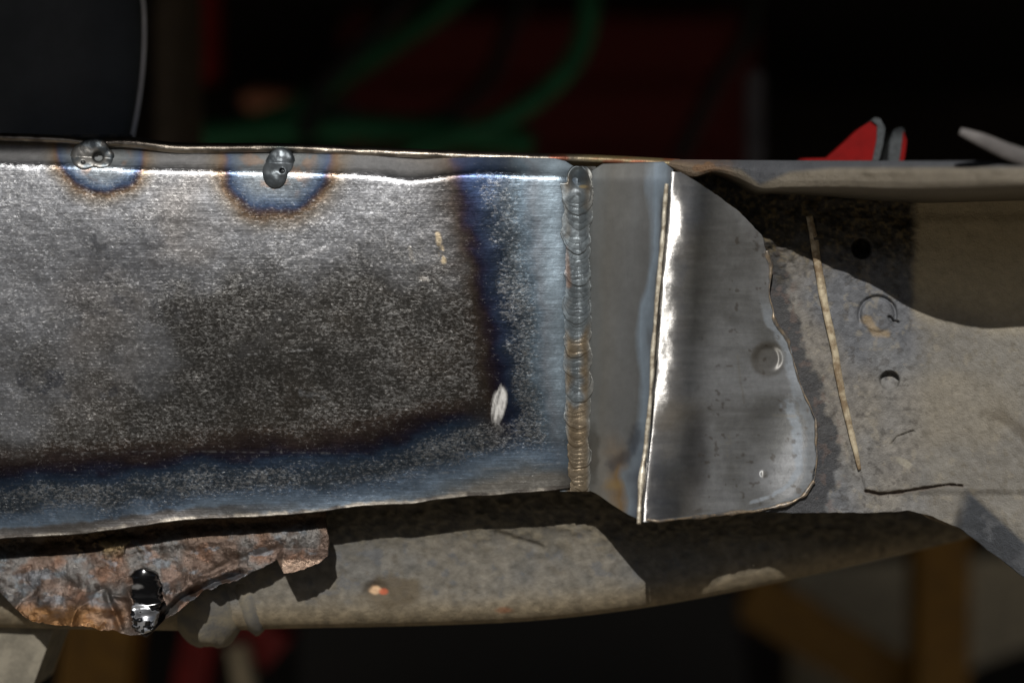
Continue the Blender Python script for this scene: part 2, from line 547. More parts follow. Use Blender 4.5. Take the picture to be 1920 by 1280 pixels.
near_edge = sstep(26, 18, bot_plate(X) - Yp + 12 * (n2 - 0.5)) * sstep(640, 300, X)
col = mix(col, lin((104, 98, 92)), near_edge * 0.85)
tip = sstep(10, 4, bot_plate(X) - Yp + 8 * (fbm(X, Yp, 12, 2, 19) - 0.5))
col = mix(col, mix(lin((80, 75, 70)), lin((150, 143, 132)), sstep(0.42, 0.62, fbm(X, 0 * Yp, 34, 4, 16))), tip * 0.9)  # broken glints along the lower edge painted as lighter tone
smoothz = np.clip(sstep(85, 135, dr) + sstep(80, 115, db) + sstep(1.1, 0.9, np.hypot((X - 520) / 106, (Yp - 288) / 116)) * 0.6
                  + sstep(1.1, 0.9, np.hypot((X - 190) / 84, (Yp - 280) / 82)) * 0.6 + top_strip, 0, 1)
bendline = np.exp(-((Yp - bend_y(X)) / 9.0) ** 2)
rough = 0.40 + 0.06 * (n2 - 0.5) - 0.15 * bendline - 0.08 * near_edge + 0.05 * smoothz - 0.12 * shine
metal = 0.92 - 0.45 * sstep(10, 22, bend_y(X) - Yp) - 0.6 * shine
dens = np.clip(0.46 + 0.6 * (n1 - 0.5) + 0.3 * (n2 - 0.5), 0, 1) * (1 - 0.9 * smoothz) * (1 - shine)
dens = dens * (1 - 0.9 * sstep(-55, -15, dr) * sstep(52, 24, dr) * sstep(40, 0, db)) * (1 - 0.8 * sstep(-50, -15, db) * sstep(45, 20, db) * sstep(40, 0, dr))
dens = dens * (1 - 0.75 * near_edge) + 0.35 * sstep(20, 55, dr) * sstep(125, 90, dr) * (1 - top_strip) * 0.3 + 0.3 * sstep(18, 45, db) * sstep(110, 80, db) * 0.3
sheet('side_plate', M_PLATE, X, Yp, Yd, 0.0022, rail, col, np.stack([rough, metal, dens], -1))

# --- plug welds on the upper edge of the plate
def plug(name, x0, x1, y0, y1, lumps, pits, tone, seed):
    xs = np.arange(x0, x1, 1.2); ys = np.arange(y0, y1, 1.2)
    X, Yp = np.meshgrid(xs, ys)
    h = np.full(X.shape, -0.0012)
    for cx, cy, rx, ry, hh in lumps:
        q = 1 - ((X - cx) / rx) ** 2 - ((Yp - cy) / ry) ** 2
        g = np.where(q > -0.3, np.sign(q) * np.abs(q) ** 0.6 * hh, -0.0012)
        k = 0.00035
        h = k * np.logaddexp(h / k, g / k)
    for cx, cy, r, dp in pits:
        h = h - dp * sstep(1.1, 0.6, np.hypot(X - cx, Yp - cy) / r)
    h = h + 0.0006 * (fbm(X, Yp, 20, 3, seed) - 0.5)
    base = np.where(h > -0.0002, plate_Y(X, np.maximum(Yp, bend_y(X) - 18)), plate_Y(X, Yp) + 0.001)
    c = mix(lin(tone), lin((90, 96, 100)), sstep(0.35, 0.65, fbm(X, Yp, 16, 3, seed + 1)))
    for cx, cy, r, dp in pits:
        c = mix(c, lin((24, 27, 30)), sstep(1.2, 0.7, np.hypot(X - cx, Yp - cy) / r) * 0.7)  # pits are shallow; their depth shade is put into the colour
    fin = np.stack([0.40 + 0 * X, 0.7 + 0 * X, 0 * X], -1)
    return sheet(name, M_WELD, X, Yp, base - h, 0.0025, rail, c, fin)
plug('plug_weld', 485, 560, 272, 362, [(516, 324, 24, 30, 0.0012), (526, 304, 25, 26, 0.0010)], [(529, 320, 5, 0.0010)], (112, 118, 122), 31)
plug('plug_weld', 120, 245, 252, 345, [(160, 294, 26, 24, 0.0008), (176, 276, 26, 16, 0.0010), (190, 296, 22, 20, 0.0006)],
     [(184, 294, 11, 0.0007), (156, 304, 4, 0.0003)], (126, 124, 120), 33)

# --- upper flange: thin sheet whose sheared front edge faces us
ftop = spl([(-90, 246), (0, 249), (120, 254), (170, 258), (230, 256), (330, 267), (420, 268), (520, 268), (700, 276), (1000, 287), (1110, 290), (1270, 298)])
fbot = lambda x: ftop(x) + pl([(-90, 15), (0, 15), (130, 14), (200, 20), (320, 20), (520, 17), (900, 16), (1100, 15), (1280, 16)])(x)
X, Yp = grid(-90, 1275, 2.0, ftop, fbot, 1.0)
q = (Yp - ftop(X)) / (fbot(X) - ftop(X))
Yd = 0.0066 + plate_Y(X, 0 * X + 640) * 0.9 - 0.0028 * np.clip(1 - X / 1060, 0, 1.2) + 0.0012 * (np.abs(q - 0.62) * 1.9) ** 2.6 + 0.0003 * (fbm(X, Yp * 3, 30, 4, 41) - 0.5)
Yd = Yd - 0.0005 * np.exp(-((X - 170) / 14) ** 2) - 0.0004 * np.exp(-((X - 525) / 20) ** 2)
c = mix(lin((176, 166, 152)), lin((90, 82, 76)), sstep(0.4, 0.65, fbm(X, Yp, 40, 4, 42)) * 0.7)
c = mix(c, lin((70, 64, 60)), sstep(0.42, 0.12, q) * 0.7)
c = mix(c, lin((120, 104, 62)), sstep(1020, 1120, X) * 0.75)
c = mix(c, lin((140, 70, 48)), sstep(0.55, 0.7, fbm(X, Yp * 4, 60, 3, 43)) * sstep(900, 1000, X) * 0.7)
for cx in (172, 525):
    c = mix(c, lin((70, 82, 82)), np.exp(-((X - cx) / 22) ** 2) * 0.8)
fin = np.stack([0.36 + 0.15 * sstep(1000, 1120, X), 0.95 - 0.4 * sstep(1020, 1120, X), 0 * X], -1)
sheet('top_flange', M_EDGE, X, Yp, Yd, 0.045, rail, c, fin)

# --- return strip between the seam and the fold
ys = np.linspace(0, 1, 300)[:, None]; xs = np.linspace(0, 1, 80)[None]
stop = pl([(1085, 336), (1100, 328), (1112, 318), (1130, 307), (1245, 303), (1270, 322)])
sbot = spl([(1085, 916), (1110, 922), (1150, 948), (1180, 966), (1206, 977)])
yy = 300 + 690 * ys + 0 * xs
x_l, x_r = 1088 + 0 * yy, fold_x(yy) + 3
X = x_l + (x_r - x_l) * xs
t = (yy - 300) / 690
sb = np.where(X > 1206, 977, sbot(X))
Yp = stop(X) * (1 - t) + sb * t
X = 1088 + (fold_x(Yp) + 3 - 1088) * xs
def strip_Y(X, Yp):
    f = np.clip((X - 1088) / (fold_x(Yp) - 1088), 0, 1.1)
    Y = 0.0016 - 0.0132 * f
    Y = Y + (0.0018 + 0.0030 * sstep(375, 350, Yp)) * np.exp(-((X - 1088) / 11) ** 2) + 0.5 * softplus((332 - Yp) * S, 4 * S)
    Y = Y + 0.0008 * (fbm(X * 1.5, Yp, 120, 2, 51) - 0.5) - 0.0018 * sstep(930, 975, Yp) * 0.5
    return Y
Yd = strip_Y(X, Yp)
f = np.clip((X - 1088) / (fold_x(Yp) - 1088), 0, 1)
v1 = fbm(X * 4, Yp, 130, 4, 52)
c = ramp(f + 0.25 * (v1 - 0.5), [(0, (132, 138, 140)), (0.12, (128, 128, 124)), (0.35, (128, 124, 116)), (0.6, (126, 124, 120)), (0.74, (118, 116, 112)), (0.84, (146, 156, 164)), (0.93, (130, 138, 144)), (1, (84, 80, 76))])
low = sstep(800, 900, Yp + 60 * (v1 - 0.5))
c = mix(c, ramp(f + 0.5 * (fbm(X, Yp, 60, 3, 53) - 0.5), [(0, (120, 120, 116)), (0.3, (150, 142, 130)), (0.5, (150, 118, 76)), (0.65, (140, 146, 150)), (0.85, (90, 92, 100)), (1, (130, 128, 122))]), low * 0.8)
d, _ = seg_dist(X, Yp, [(1150, 872), (1185, 850), (1196, 815)])
c = mix(c, lin((60, 62, 70)), 0.6 * sstep(22, 0, d + 26 * (fbm(X, Yp, 20, 3, 54) - 0.5)))
d = np.hypot((X - 1150) / 22, (Yp - 908) / 12)
c = mix(c, lin((168, 138, 90)), 0.6 * sstep(1.3, 0.1, d + 0.8 * (fbm(X, Yp, 14, 3, 37) - 0.5)))
d = np.hypot((X - 1112) / 14, (Yp - 850) / 60) + 0.5 * (fbm(X, Yp, 14, 3, 55) - 0.5)
c = mix(c, lin((80, 74, 64)), 0.6 * sstep(1.1, 0.5, d))
c = c * np.array([1.06, 1.11, 1.17])
fin = np.stack([0.50 + 0.06 * (v1 - 0.5), 0.75 + 0 * X, 0 * X], -1)
sheet('return_strip', M_STRIP, X, Yp, Yd, 0.002, rail, c, fin)

# --- vertical weld bead with overlapping ripples and a crater at its upper end
xs = np.arange(1050, 1118, 0.9); ysv = np.arange(312, 922, 0.9)
X, Yp = np.meshgrid(xs, ysv)
cx = 1084 + 5 * (fbm(Yp, 0 * Yp, 70, 2, 61) - 0.5) - 3 * sstep(520, 330, Yp) + 4 * sstep(760, 900, Yp)
ww = 22 + 7 * (fbm(Yp, 0 * Yp, 42, 2, 62) - 0.5) - 3 * sstep(760, 860, Yp)
u = (X - cx) / ww
h = np.full(X.shape, -0.0008); q_ = np.ones(X.shape); kk = np.zeros(X.shape); tone = np.zeros(X.shape)
rs = np.random.RandomState(60)
yk = 925.0
Xw = X + 11 * (fbm(X, Yp, 26, 3, 36) - 0.5); Yw = Yp + 16 * (fbm(X, Yp, 30, 3, 35) - 0.5)
nod_ = 0.0
tn = 0.5
next_ = 900.0
while yk > 345:                                    # puddles laid one over the other, working upwards
    w_ = np.interp(yk, [345, 480, 560, 700, 780, 850, 925], [28, 25, 23, 26, 24, 21, 19]) * rs.uniform(0.96, 1.05)
    xk = np.interp(yk, [345, 480, 620, 760, 925], [1081, 1082, 1083, 1083, 1088]) + rs.uniform(-1.2, 1.2)
    nod_ *= 0.72
    big_ = yk < next_
    if big_:
        nod_ = rs.uniform(0.5, 1.3); tn = rs.rand(); next_ = yk - rs.uniform(22, 62)
        w_ *= rs.uniform(1.0, 1.1); xk += rs.uniform(-3, 3)
    hh = rs.uniform(0.3, 0.7)
    e = ((Xw - xk) / w_) ** 2 + ((Yw - yk) / (w_ * rs.uniform(1.0, 1.35))) ** 2
    inn = e < 1
    lat = np.clip(1 - ((Xw - xk) / (w_ * 1.04)) ** 2, 0, 1)
    hk = 0.00034 * lat + nod_ * 0.00036 * lat + hh * 0.00022 * np.clip(1 - e, 0, 1) ** 0.6 * lat
    h = np.where(inn, hk, h); q_ = np.where(inn, e, q_); tone = np.where(inn, 0.7 * tn + 0.3 * rs.rand(), tone)
    yk -= rs.choice([5, 7, 9, 12], p=[.3, .3, .25, .15])
arc = Yp
dome = np.clip(1 - u * u, 0, 1)
saw = 1 - q_; nsaw = 0.5 + 0 * X
h = h + 0.00022 * (fbm(X, Yp, 10, 3, 59) - 0.5) * dome
rc = np.hypot((X - 1088) / 21, (Yp - 334) / 22)
h = h * sstep(0.7, 1.35, rc) + (0.00022 * np.exp(-((rc - 1.0) / 0.3) ** 2) * (0.2 + 1.6 * fbm(X, Yp, 16, 2, 38)) - 0.0006 * sstep(1.05, 0.2, rc) + 0.0004 * (fbm(X, Yp, 12, 2, 32) - 0.5)) * sstep(1.6, 1.1, rc) * (0.25 + 0.75 * sstep(-0.5, 0.5, ((Yp - 334) - 0.6 * (X - 1088)) / 21))
tb_ = sstep(1066, 1104, X)
base = plate_Y(np.minimum(X, 1085), np.maximum(Yp, 336)) * (1 - tb_) + (0.0016 - 0.0132 * np.clip((X - 1088) / 150, -0.02, 1)) * tb_
base = base + 1.1 * softplus((330 - Yp) * S, 3 * S) * sstep(1.1, 1.4, rc) + 0.002 * sstep(345, 335, Yp) * sstep(1.1, 1.35, rc)
v2 = fbm(arc * 1.0, u * 10, 26, 4, 67)
c = ramp(saw, [(0, (102, 108, 111)), (0.2, (116, 124, 128)), (0.6, (128, 136, 140)), (1, (120, 126, 130))]) * (0.78 + 0.44 * tone[..., None])
gold = sstep(0.5, 0.7, fbm(Yp, X, 70, 3, 68) + 0.25 * sstep(600, 850, Yp) + 0.1 * (np.abs(u) - 0.5))
c = mix(c, lin((146, 120, 78)) * (0.7 + 0.5 * saw[..., None]), gold * 0.65)
c = mix(c, lin((78, 72, 66)), 0.6 * sstep(0.12, 0.0, nsaw) * sstep(0.35, 0.65, fbm(X, Yp, 30, 2, 58)))
d, _ = seg_dist(X, Yp, [(1060, 465), (1062, 500), (1066, 535)])
c = mix(c, lin((128, 96, 74)), 0.6 * sstep(9, 2, d + 5 * (v2 - 0.5)))
edge_w = sstep(0.55, 1.0, np.abs(X - 1082) / 26 + 0.3 * (v2 - 0.5))
c = mix(c, np.where((X < 1082)[..., None], lin((126, 138, 146)), lin((124, 128, 128))), edge_w * 0.75)
c = mix(c, lin((74, 86, 94)), 0.7 * sstep(1.0, 0.5, rc + 0.3 * (v2 - 0.5)))
c = mix(c, lin((170, 150, 110)), 0.8 * sstep(0.5, 0.2, np.hypot((X - 1094) / 22, (Yp - 350) / 9)))
fin = np.stack([0.50 + 0.2 * (v2 - 0.5), 0.75 + 0 * X, 0 * X], -1)
sheet('weld_bead', M_WELD, X, Yp, base - h, 0.004, rail, c, fin)

# --- polished patch plate folded over the rail end
R_edge = pl([(318, 1272), (345, 1312), (370, 1350), (410, 1400), (440, 1430), (500, 1446), (540, 1441), (600, 1452), (640, 1478), (720, 1500),
             (760, 1518), (790, 1530), (850, 1531), (900, 1526), (930, 1506), (945, 1470), (955, 1420), (966, 1310), (978, 1228)])
yy = np.linspace(322, 978, 330)[:, None] + 0 * np.linspace(0, 1, 150)[None]
ss = np.linspace(0, 1, 150)[None] ** 1.15
xl = fold_x(yy)
X = xl + (R_edge(yy) + 14.0 * (fbm(yy, 0 * yy, 34, 4, 70) - 0.5) - xl) * ss
Yp = yy + 3 * (fbm(X, 0 * X, 30, 3, 71) - 0.5)
def patch_Y(X, Yp):
    s = X - fold_x(Yp)
    fw = spl([(300, 20), (345, 22), (420, 36), (500, 24), (600, 26), (700, 36), (750, 38), (790, 16), (850, 12), (900, 15), (990, 22)])(Yp)
    f = -0.0120 - 0.12 * S * (s - softplus(s - fw, 10)) + 0.54 * softplus((s - fw - 3) * S, 12 * S) + 0.5 * softplus((3 - s) * S, 2 * S)
    f = f + 0.0011 * (fbm(X * 1.2, Yp, 70, 2, 72) - 0.5) * sstep(90, 30, s) + 0.0016 * (fbm(X, Yp, 150, 2, 73) - 0.5)
    f = f + 0.00009 * (fbm(X, Yp, 15, 2, 39) - 0.5) * sstep(80, 30, s)
    f = f - 0.22 * softplus((Yp - 858) * S, 14 * S) * sstep(150, 60, s)
    top = 0.0043
    k = 0.0012
    f = -k * np.logaddexp(-f / k, -top / k)           # settles onto the panel behind
    f = f - 0.35 * softplus((Yp - 945) * S, 6 * S) * sstep(140, 60, s)
    r = np.hypot(X - 1440, Yp - 672) / 29
    f = f + 0.0010 * sstep(1.0, 0.6, r) - 0.0001 * np.exp(-((r - 1.08) / 0.12) ** 2)
    r = np.hypot(X - 1432, Yp - 888) / 8
    f = f - 0.0006 * sstep(1, 0.3, r)
    return f
Yd = patch_Y(X, Yp)
s = X - fold_x(Yp)
v3 = fbm(X, Yp, 90, 4, 74)
v4 = fbm(X * 1.0, Yp * 3, 40, 4, 75)
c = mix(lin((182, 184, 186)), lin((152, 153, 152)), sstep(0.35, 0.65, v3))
c = mix(c, lin((226, 224, 220)), sstep(70, 30, s))  # fold highlight strengthened by a near-white colour
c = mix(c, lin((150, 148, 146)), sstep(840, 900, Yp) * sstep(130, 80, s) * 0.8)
d = R_edge(Yp) - X
bl = sstep(16, 8, np.abs(d - 8 - 14 * (v4 - 0.5))) * sstep(540, 600, Yp) * 0.8
d2, _ = seg_dist(X, Yp, [(1476, 760), (1494, 800), (1496, 840), (1500, 880), (1480, 908), (1446, 930), (1408, 942)])
wr = pl([(740, 18), (790, 12), (870, 11), (900, 7), (945, 4)])(Yp)
bl = np.maximum(bl, 0.85 * sstep(1.0, 0.5, d2 / wr + 0.8 * (fbm(X * 0.5, Yp * 3, 14, 3, 76) - 0.5)))
c = mix(c, lin((158, 168, 178)), bl * 0.75)
c = mix(c, lin((70, 66, 58)), 0.5 * sstep(30, 12, d) * sstep(700, 760, Yp))
r = np.hypot((X - 1308) / 26, (Yp - 850) / 70)
c = mix(c, lin((70, 68, 68)), 0.6 * sstep(1.3, 0.2, r + 0.9 * (v3 - 0.5)))  # dark reflection painted into the steel's colour
r = np.hypot(X - 1440, Yp - 672) / 29
c = mix(c, lin((112, 104, 88)), 0.5 * sstep(1.3, 1.0, r))
for p, wp in (([(1383, 665), (1388, 712), (1396, 756)], 3), ([(1366, 815), (1370, 832), (1362, 830)], 3), ([(1362, 840), (1364, 856)], 2.5), ([(1432, 886), (1433, 890)], 8), ([(1450, 778), (1490, 780)], 4)):
    dd, _ = seg_dist(X, Yp, p)
    c = mix(c, lin((170, 168, 162)), 0.6 * sstep(wp, wp * 0.4, dd))
rough = 0.40 + 0.20 * sstep(50, 120, s) + 0.14 * bl + 0.05 * (v4 - 0.5)
scf = fbm(X * 0.35, Yp * 2.2, 16, 4, 56)
c = c * (0.8 + 0.4 * scf[..., None])
sp_ = sstep(0.72, 0.80, fbm(X, Yp, 13, 3, 57))
c = mix(c, lin((96, 84, 70)), sp_ * 0.5 * sstep(60, 110, s))
rough = rough + 0.14 * (scf - 0.5)
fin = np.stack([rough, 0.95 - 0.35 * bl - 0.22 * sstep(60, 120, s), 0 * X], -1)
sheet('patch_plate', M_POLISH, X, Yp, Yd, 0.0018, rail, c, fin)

# --- thin beads along the fold and along the ragged right edge of the patch
def solid(name, rgb, rough, metal, **k):
    return plain(name, rgb, rough, metal, **k)
M_CREAM = plain('bright_bead_steel', (236, 228, 208), 0.36, 0.25, freq=0.5, bump=0.25, rgb2=(160, 148, 128))
yk = np.arange(345, 985, 12.0)
xk = fold_x(yk) - 6 + 4 * (fbm(yk, 0 * yk, 60, 3, 77) - 0.5)
pk = world(xk, yk, patch_Y(fold_x(yk) + 6, yk) - 0.0002)
rk = (3.6 + 2.6 * (fbm(yk, 0 * yk, 30, 2, 78) - 0.5) + 3 * np.exp(-((yk - 895) / 16) ** 2)) * S
tube('fold_bead', M_CREAM, pk, rk, rail, 12, 0.10, 79, 4)
yk = np.concatenate([np.arange(470, 930, 9.0)])
xk = R_edge(yk) + 6 * (fbm(yk, 0 * yk, 24, 3, 34) - 0.5)
pk = world(xk, yk, patch_Y(xk - 2, yk) - 0.0002)
M_CREAM2 = plain('oxidised_bead_steel', (176, 158, 134), 0.45, 0.7, freq=0.4, bump=0.3, rgb2=(120, 116, 112))
tube('edge_bead', M_CREAM2, pk, np.clip(2.2 + 9.0 * (fbm(yk, 0 * yk, 30, 3, 85) - 0.5), 0.5, 6) * S, rail, 10, 0.35, 80, 4)
xk = np.concatenate([np.arange(1212, 1480, 10.0), [1486, 1498, 1508, 1516, 1522, 1526]])
yk = np.interp(xk, [1212, 1235, 1300, 1420, 1480, 1506, 1526], [974, 977, 969, 957, 943, 930, 902])
pk = world(xk, yk + 3 * (fbm(xk, 0 * xk, 30, 3, 81) - 0.5), patch_Y(xk, yk) - 0.0003)
tube('edge_bead', M_CREAM2, pk, np.clip(3.4 + 8 * (fbm(xk, 0 * xk, 28, 3, 82) - 0.5), 0.8, 7) * S, rail, 10, 0.4, 83, 4)

# ================================================================== painted inner panel on the right
panel = thing('inner_panel', 'dusty grey painted body panel with round dimples and a bright metal ridge beside polished steel',
              'body panel', world(np.array(1700.), np.array(960.), np.array(0.006)))
pbot = lambda x: pl([(1300, 962), (1420, 960), (1500, 961), (1640, 961), (1700, 957), (1750, 968), (1800, 990), (1920, 1082), (2200, 1150)])(x) + 4 * (fbm(x, 0 * x, 24, 3, 84) - 0.5)
X, Yp = grid(1300, 2200, 2.0, lambda x: 322 + 0 * x, pbot, 2.0)
RIDGE = [(1517, 405), (1524, 440), (1534, 500), (1546, 570), (1560, 640), (1576, 720), (1592, 790), (1604, 840), (1612, 880), (1624, 920)]
CRACK = [(1624, 920), (1650, 926), (1690, 922), (1740, 914), (1780, 908), (1804, 910)]
ridge_x = pl([(p[1], p[0]) for p in RIDGE])
def panel_Y(X, Yp):
    Y = 0.0050 + 0 * X
    Y = Y - 0.30 * softplus((X - 1722) * S, 10 * S)
    Y = Y - 0.0007 * sstep(-3, 3, X - ridge_x(Yp)) * sstep(395, 420, Yp) * sstep(930, 915, Yp)
    und = sstep(560, 430, Yp + 40 * (fbm(X, Yp, 60, 2, 85) - 0.5)) * sstep(1735, 1700, X)
    Y = Y + (0.0004 + 0.0034 * und) * (fbm(X, Yp, 20, 4, 86) - 0.5) + 0.0006 * (fbm(X, Yp, 130, 2, 87) - 0.5) + 0.00016 * (fbm(X, Yp, 9, 3, 48) - 0.5)
    # round features
    r = np.hypot(X - 1645, Yp - 590) / 34
    ang = np.arctan2(Yp - 590, X - 1645)
    Y = Y + 0.0013 * np.exp(-((r - 1) / 0.09) ** 2) * sstep(0.55, 0.2, np.sin(ang)) - 0.0004 * sstep(1.0, 0.8, r)
    d, _ = seg_dist(X, Yp, [(1668, 595), (1674, 604), (1682, 604)])
    Y = Y + 0.0012 * sstep(5, 2, d)
    r = np.hypot(X - 1668, Yp - 713) / 19
    Y = Y + 0.0028 * sstep(1.02, 0.85, r) * np.clip(0.75 - (Yp - 713) / 40, 0.05, 1)
    r = np.hypot(X - 1616, Yp - 466) / 19
    Y = Y + 0.009 * sstep(1.05, 0.85, r)
    d, _ = seg_dist(X, Yp, CRACK)
    d = d + 5 * (fbm(X, Yp, 16, 3, 99) - 0.5)
    Y = Y + 0.0014 * sstep(3.2, 1.0, d) - 0.0006 * sstep(-2, 4, Yp - np.interp(X, [p[0] for p in CRACK], [p[1] for p in CRACK])) * 0
    d, _ = seg_dist(X, Yp, [(1672, 832), (1684, 818), (1712, 808)])
    Y = Y + 0.0008 * sstep(3.0, 1, d)
    # bevelled strip at the lower right
    e = (Yp - np.interp(X, [1780, 1800, 1960, 2200], [960, 905, 1050, 1095])) * S
    Y = Y + 0.5 * softplus(e, 6 * S) * sstep(0, 40, X - (1800 - (Yp - 905) * 0.3))
    r = np.hypot((X - 1575) / 60, (Yp - 730) / 200)
    return Y
Yd = panel_Y(X, Yp)
a1, a2 = fbm(X, Yp, 110, 4, 88), fbm(X, Yp, 28, 4, 89)
c = mix(lin((114, 115, 116)), lin((100, 102, 106)), sstep(0.4, 0.6, a1))
c = mix(c, lin((132, 124, 110)), sstep(0.45, 0.7, fbm(X, Yp, 160, 3, 90)) * 0.6)
g1 = fbm(X, Yp, 9, 4, 48)
c = c * (0.56 + 0.86 * g1[..., None])
c = mix(c, lin((150, 142, 126)), sstep(0.62, 0.75, fbm(X, Yp, 14, 4, 47)) * 0.4)
c = mix(c, lin((64, 60, 56)), sstep(0.66, 0.74, fbm(X, Yp, 11, 3, 46)) * 0.5)
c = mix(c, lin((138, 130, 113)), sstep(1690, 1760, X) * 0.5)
c = mix(c, lin((196, 180, 146)), sstep(1700, 1722, X + 12 * (a2 - 0.5)) * sstep(640, 540, Yp + 60 * (a1 - 0.5)) * 0.75)  # lighter tan put into the colour for bounced light under the lip
# black sealer smeared along the patch edge
ex = np.interp(Yp, [430, 500, 560, 640, 720, 790, 850, 900, 960], [1440, 1462, 1476, 1500, 1528, 1552, 1562, 1560, 1540])
dd = X - ex
seal = sstep(14, 2, dd + 34 * (a2 - 0.5) + 18 * (fbm(X, Yp, 14, 3, 92) - 0.5))
c = mix(c, lin((54, 55, 58)), seal * 0.9)
c = mix(c, lin((112, 92, 82)), sstep(0.58, 0.7, fbm(X, Yp, 14, 3, 93)) * sstep(36, 10, np.abs(dd)) * 0.35)
d, _ = seg_dist(X, Yp, [(1626, 600), (1640, 622), (1660, 626)])
c = mix(c, lin((168, 144, 104)), sstep(14, 3, d + 12 * (fbm(X, Yp, 14, 3, 97) - 0.5)) * 0.55)
d, _ = seg_dist(X, Yp, [(1686, 862), (1704, 872)])
c = mix(c, lin((160, 154, 138)), sstep(9, 3, d) * 0.6)
d, _ = seg_dist(X, Yp, CRACK)
c = mix(c, lin((84, 68, 54)), sstep(6, 1, d + 5 * (fbm(X, Yp, 16, 3, 99) - 0.5)) * 0.7)
d, _ = seg_dist(X, Yp, [(1850, 770), (1885, 785), (1925, 812)])
c = mix(c, lin((76, 66, 50)), sstep(16, 2, d + 22 * (fbm(X, Yp, 24, 3, 98) - 0.5)) * 0.5)
band = sstep(-4, 10, Yp - np.interp(X, [1780, 1800, 1960, 2200], [960, 905, 1050, 1095])) * sstep(0, 26, X - (1806 - (Yp - 905) * 0.3) + 12 * (a2 - 0.5))
c = mix(c, mix(lin((84, 88, 94)), lin((112, 115, 120)), sstep(0.5, 0.7, a2)), band)
grit = fbm(X, Yp * 1.1, 7, 3, 45)
uc = sstep(540, 430, Yp + 90 * (a2 - 0.5)) * sstep(1728, 1700, X + 14 * (a2 - 0.5))
c = mix(c, ramp(grit, [(0.3, (28, 24, 16)), (0.52, (42, 36, 22)), (0.7, (92, 78, 46))]), uc * 0.9)  # undercoat grit, coloured darker to deepen the lip's shade
rough = 0.66 - 0.14 * sstep(1735, 1640, X) * sstep(480, 600, Yp) + 0.1 * (a2 - 0.5)
fin = np.stack([rough, 0 * X, 0 * X], -1)
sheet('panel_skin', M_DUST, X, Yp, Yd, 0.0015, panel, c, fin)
rp = np.array(RIDGE[:-1], float)
rp[:, 0] += 4 * (fbm(rp[:, 1], 0 * rp[:, 1], 90, 2, 33) - 0.5)
pk = world(rp[:, 0], rp[:, 1], panel_Y(rp[:, 0] + 6, rp[:, 1]) - 0.0001)
M_RIDGE = plain('worn_edge_steel', (222, 208, 178), 0.34, 0.35, freq=0.3, bump=0.3, rgb2=(150, 130, 104))
tube('panel_ridge', M_RIDGE, pk, np.array([6, 7.5, 8, 8, 7, 6.5, 6, 5, 3]) * S, panel, 12, 0.28, 94, 8, 0.45)

# folded upper lip, nearer to us and out of focus
ltop = pl([(1255, 299), (1500, 301), (1920, 302), (2200, 303)])
lbot = spl([(1255, 314), (1275, 324), (1295, 331), (1340, 322), (1385, 334), (1425, 352), (1470, 351), (1560, 350), (1700, 353), (1830, 350), (1920, 346), (2200, 345)])
X, Yp = grid(1255, 2200, 2.0, ltop, lbot, 1.2)
q = (Yp - ltop(X)) / (lbot(X) - ltop(X))
lipY = spl([(1255, 0.006), (1300, 0.001), (1350, -0.004), (1425, -0.012), (1500, -0.018), (1580, -0.024), (1660, -0.030), (1760, -0.039), (1875, -0.048), (2200, -0.054)])
Yd = lipY(X) + 0.010 * np.clip(0.45 - q, 0, 1) ** 1.5 + 0.004 * np.clip(q - 0.75, 0, 1) ** 1.3 + 0.0012 * (fbm(X, Yp, 50, 3, 95) - 0.5)
Yd = Yd - 0.0005 * np.exp(-(((X - 1632) / 14) ** 2 + ((Yp - 322) / 9) ** 2)) - 0.0006 * np.exp(-(((X - 1875) / 18) ** 2 + ((Yp - 312) / 9) ** 2))
zig = np.interp(X, [1255, 1390, 1425, 1480, 1560, 2200], [300, 318, 346, 322, 314, 312])
low = sstep(-5, 7, Yp - zig)
c = mix(lin((74, 76, 80)), lin((116, 108, 94)), low)
c = mix(c, lin((120, 92, 66)), sstep(1400, 1320, X) * (0.4 + 0.5 * sstep(0.5, 0.65, fbm(X, Yp, 20, 3, 96))))
fin = np.stack([0.6 + 0 * X, 0.1 + 0 * X, 0 * X], -1)
sheet('upper_lip', M_DUST, X, Yp, Yd, np.maximum(0.012 - Yd, 0.003), panel, c, fin)
M_TAN = plain('tan_dust_paint', (150, 136, 112), 0.8, 0, freq=0.3, bump=0.5)
prism('corner_tab', M_TAN, [(1716, 952), (1752, 954), (1790, 976), (1812, 988), (1784, 988), (1748, 974)], 0.010, 0.016, panel)

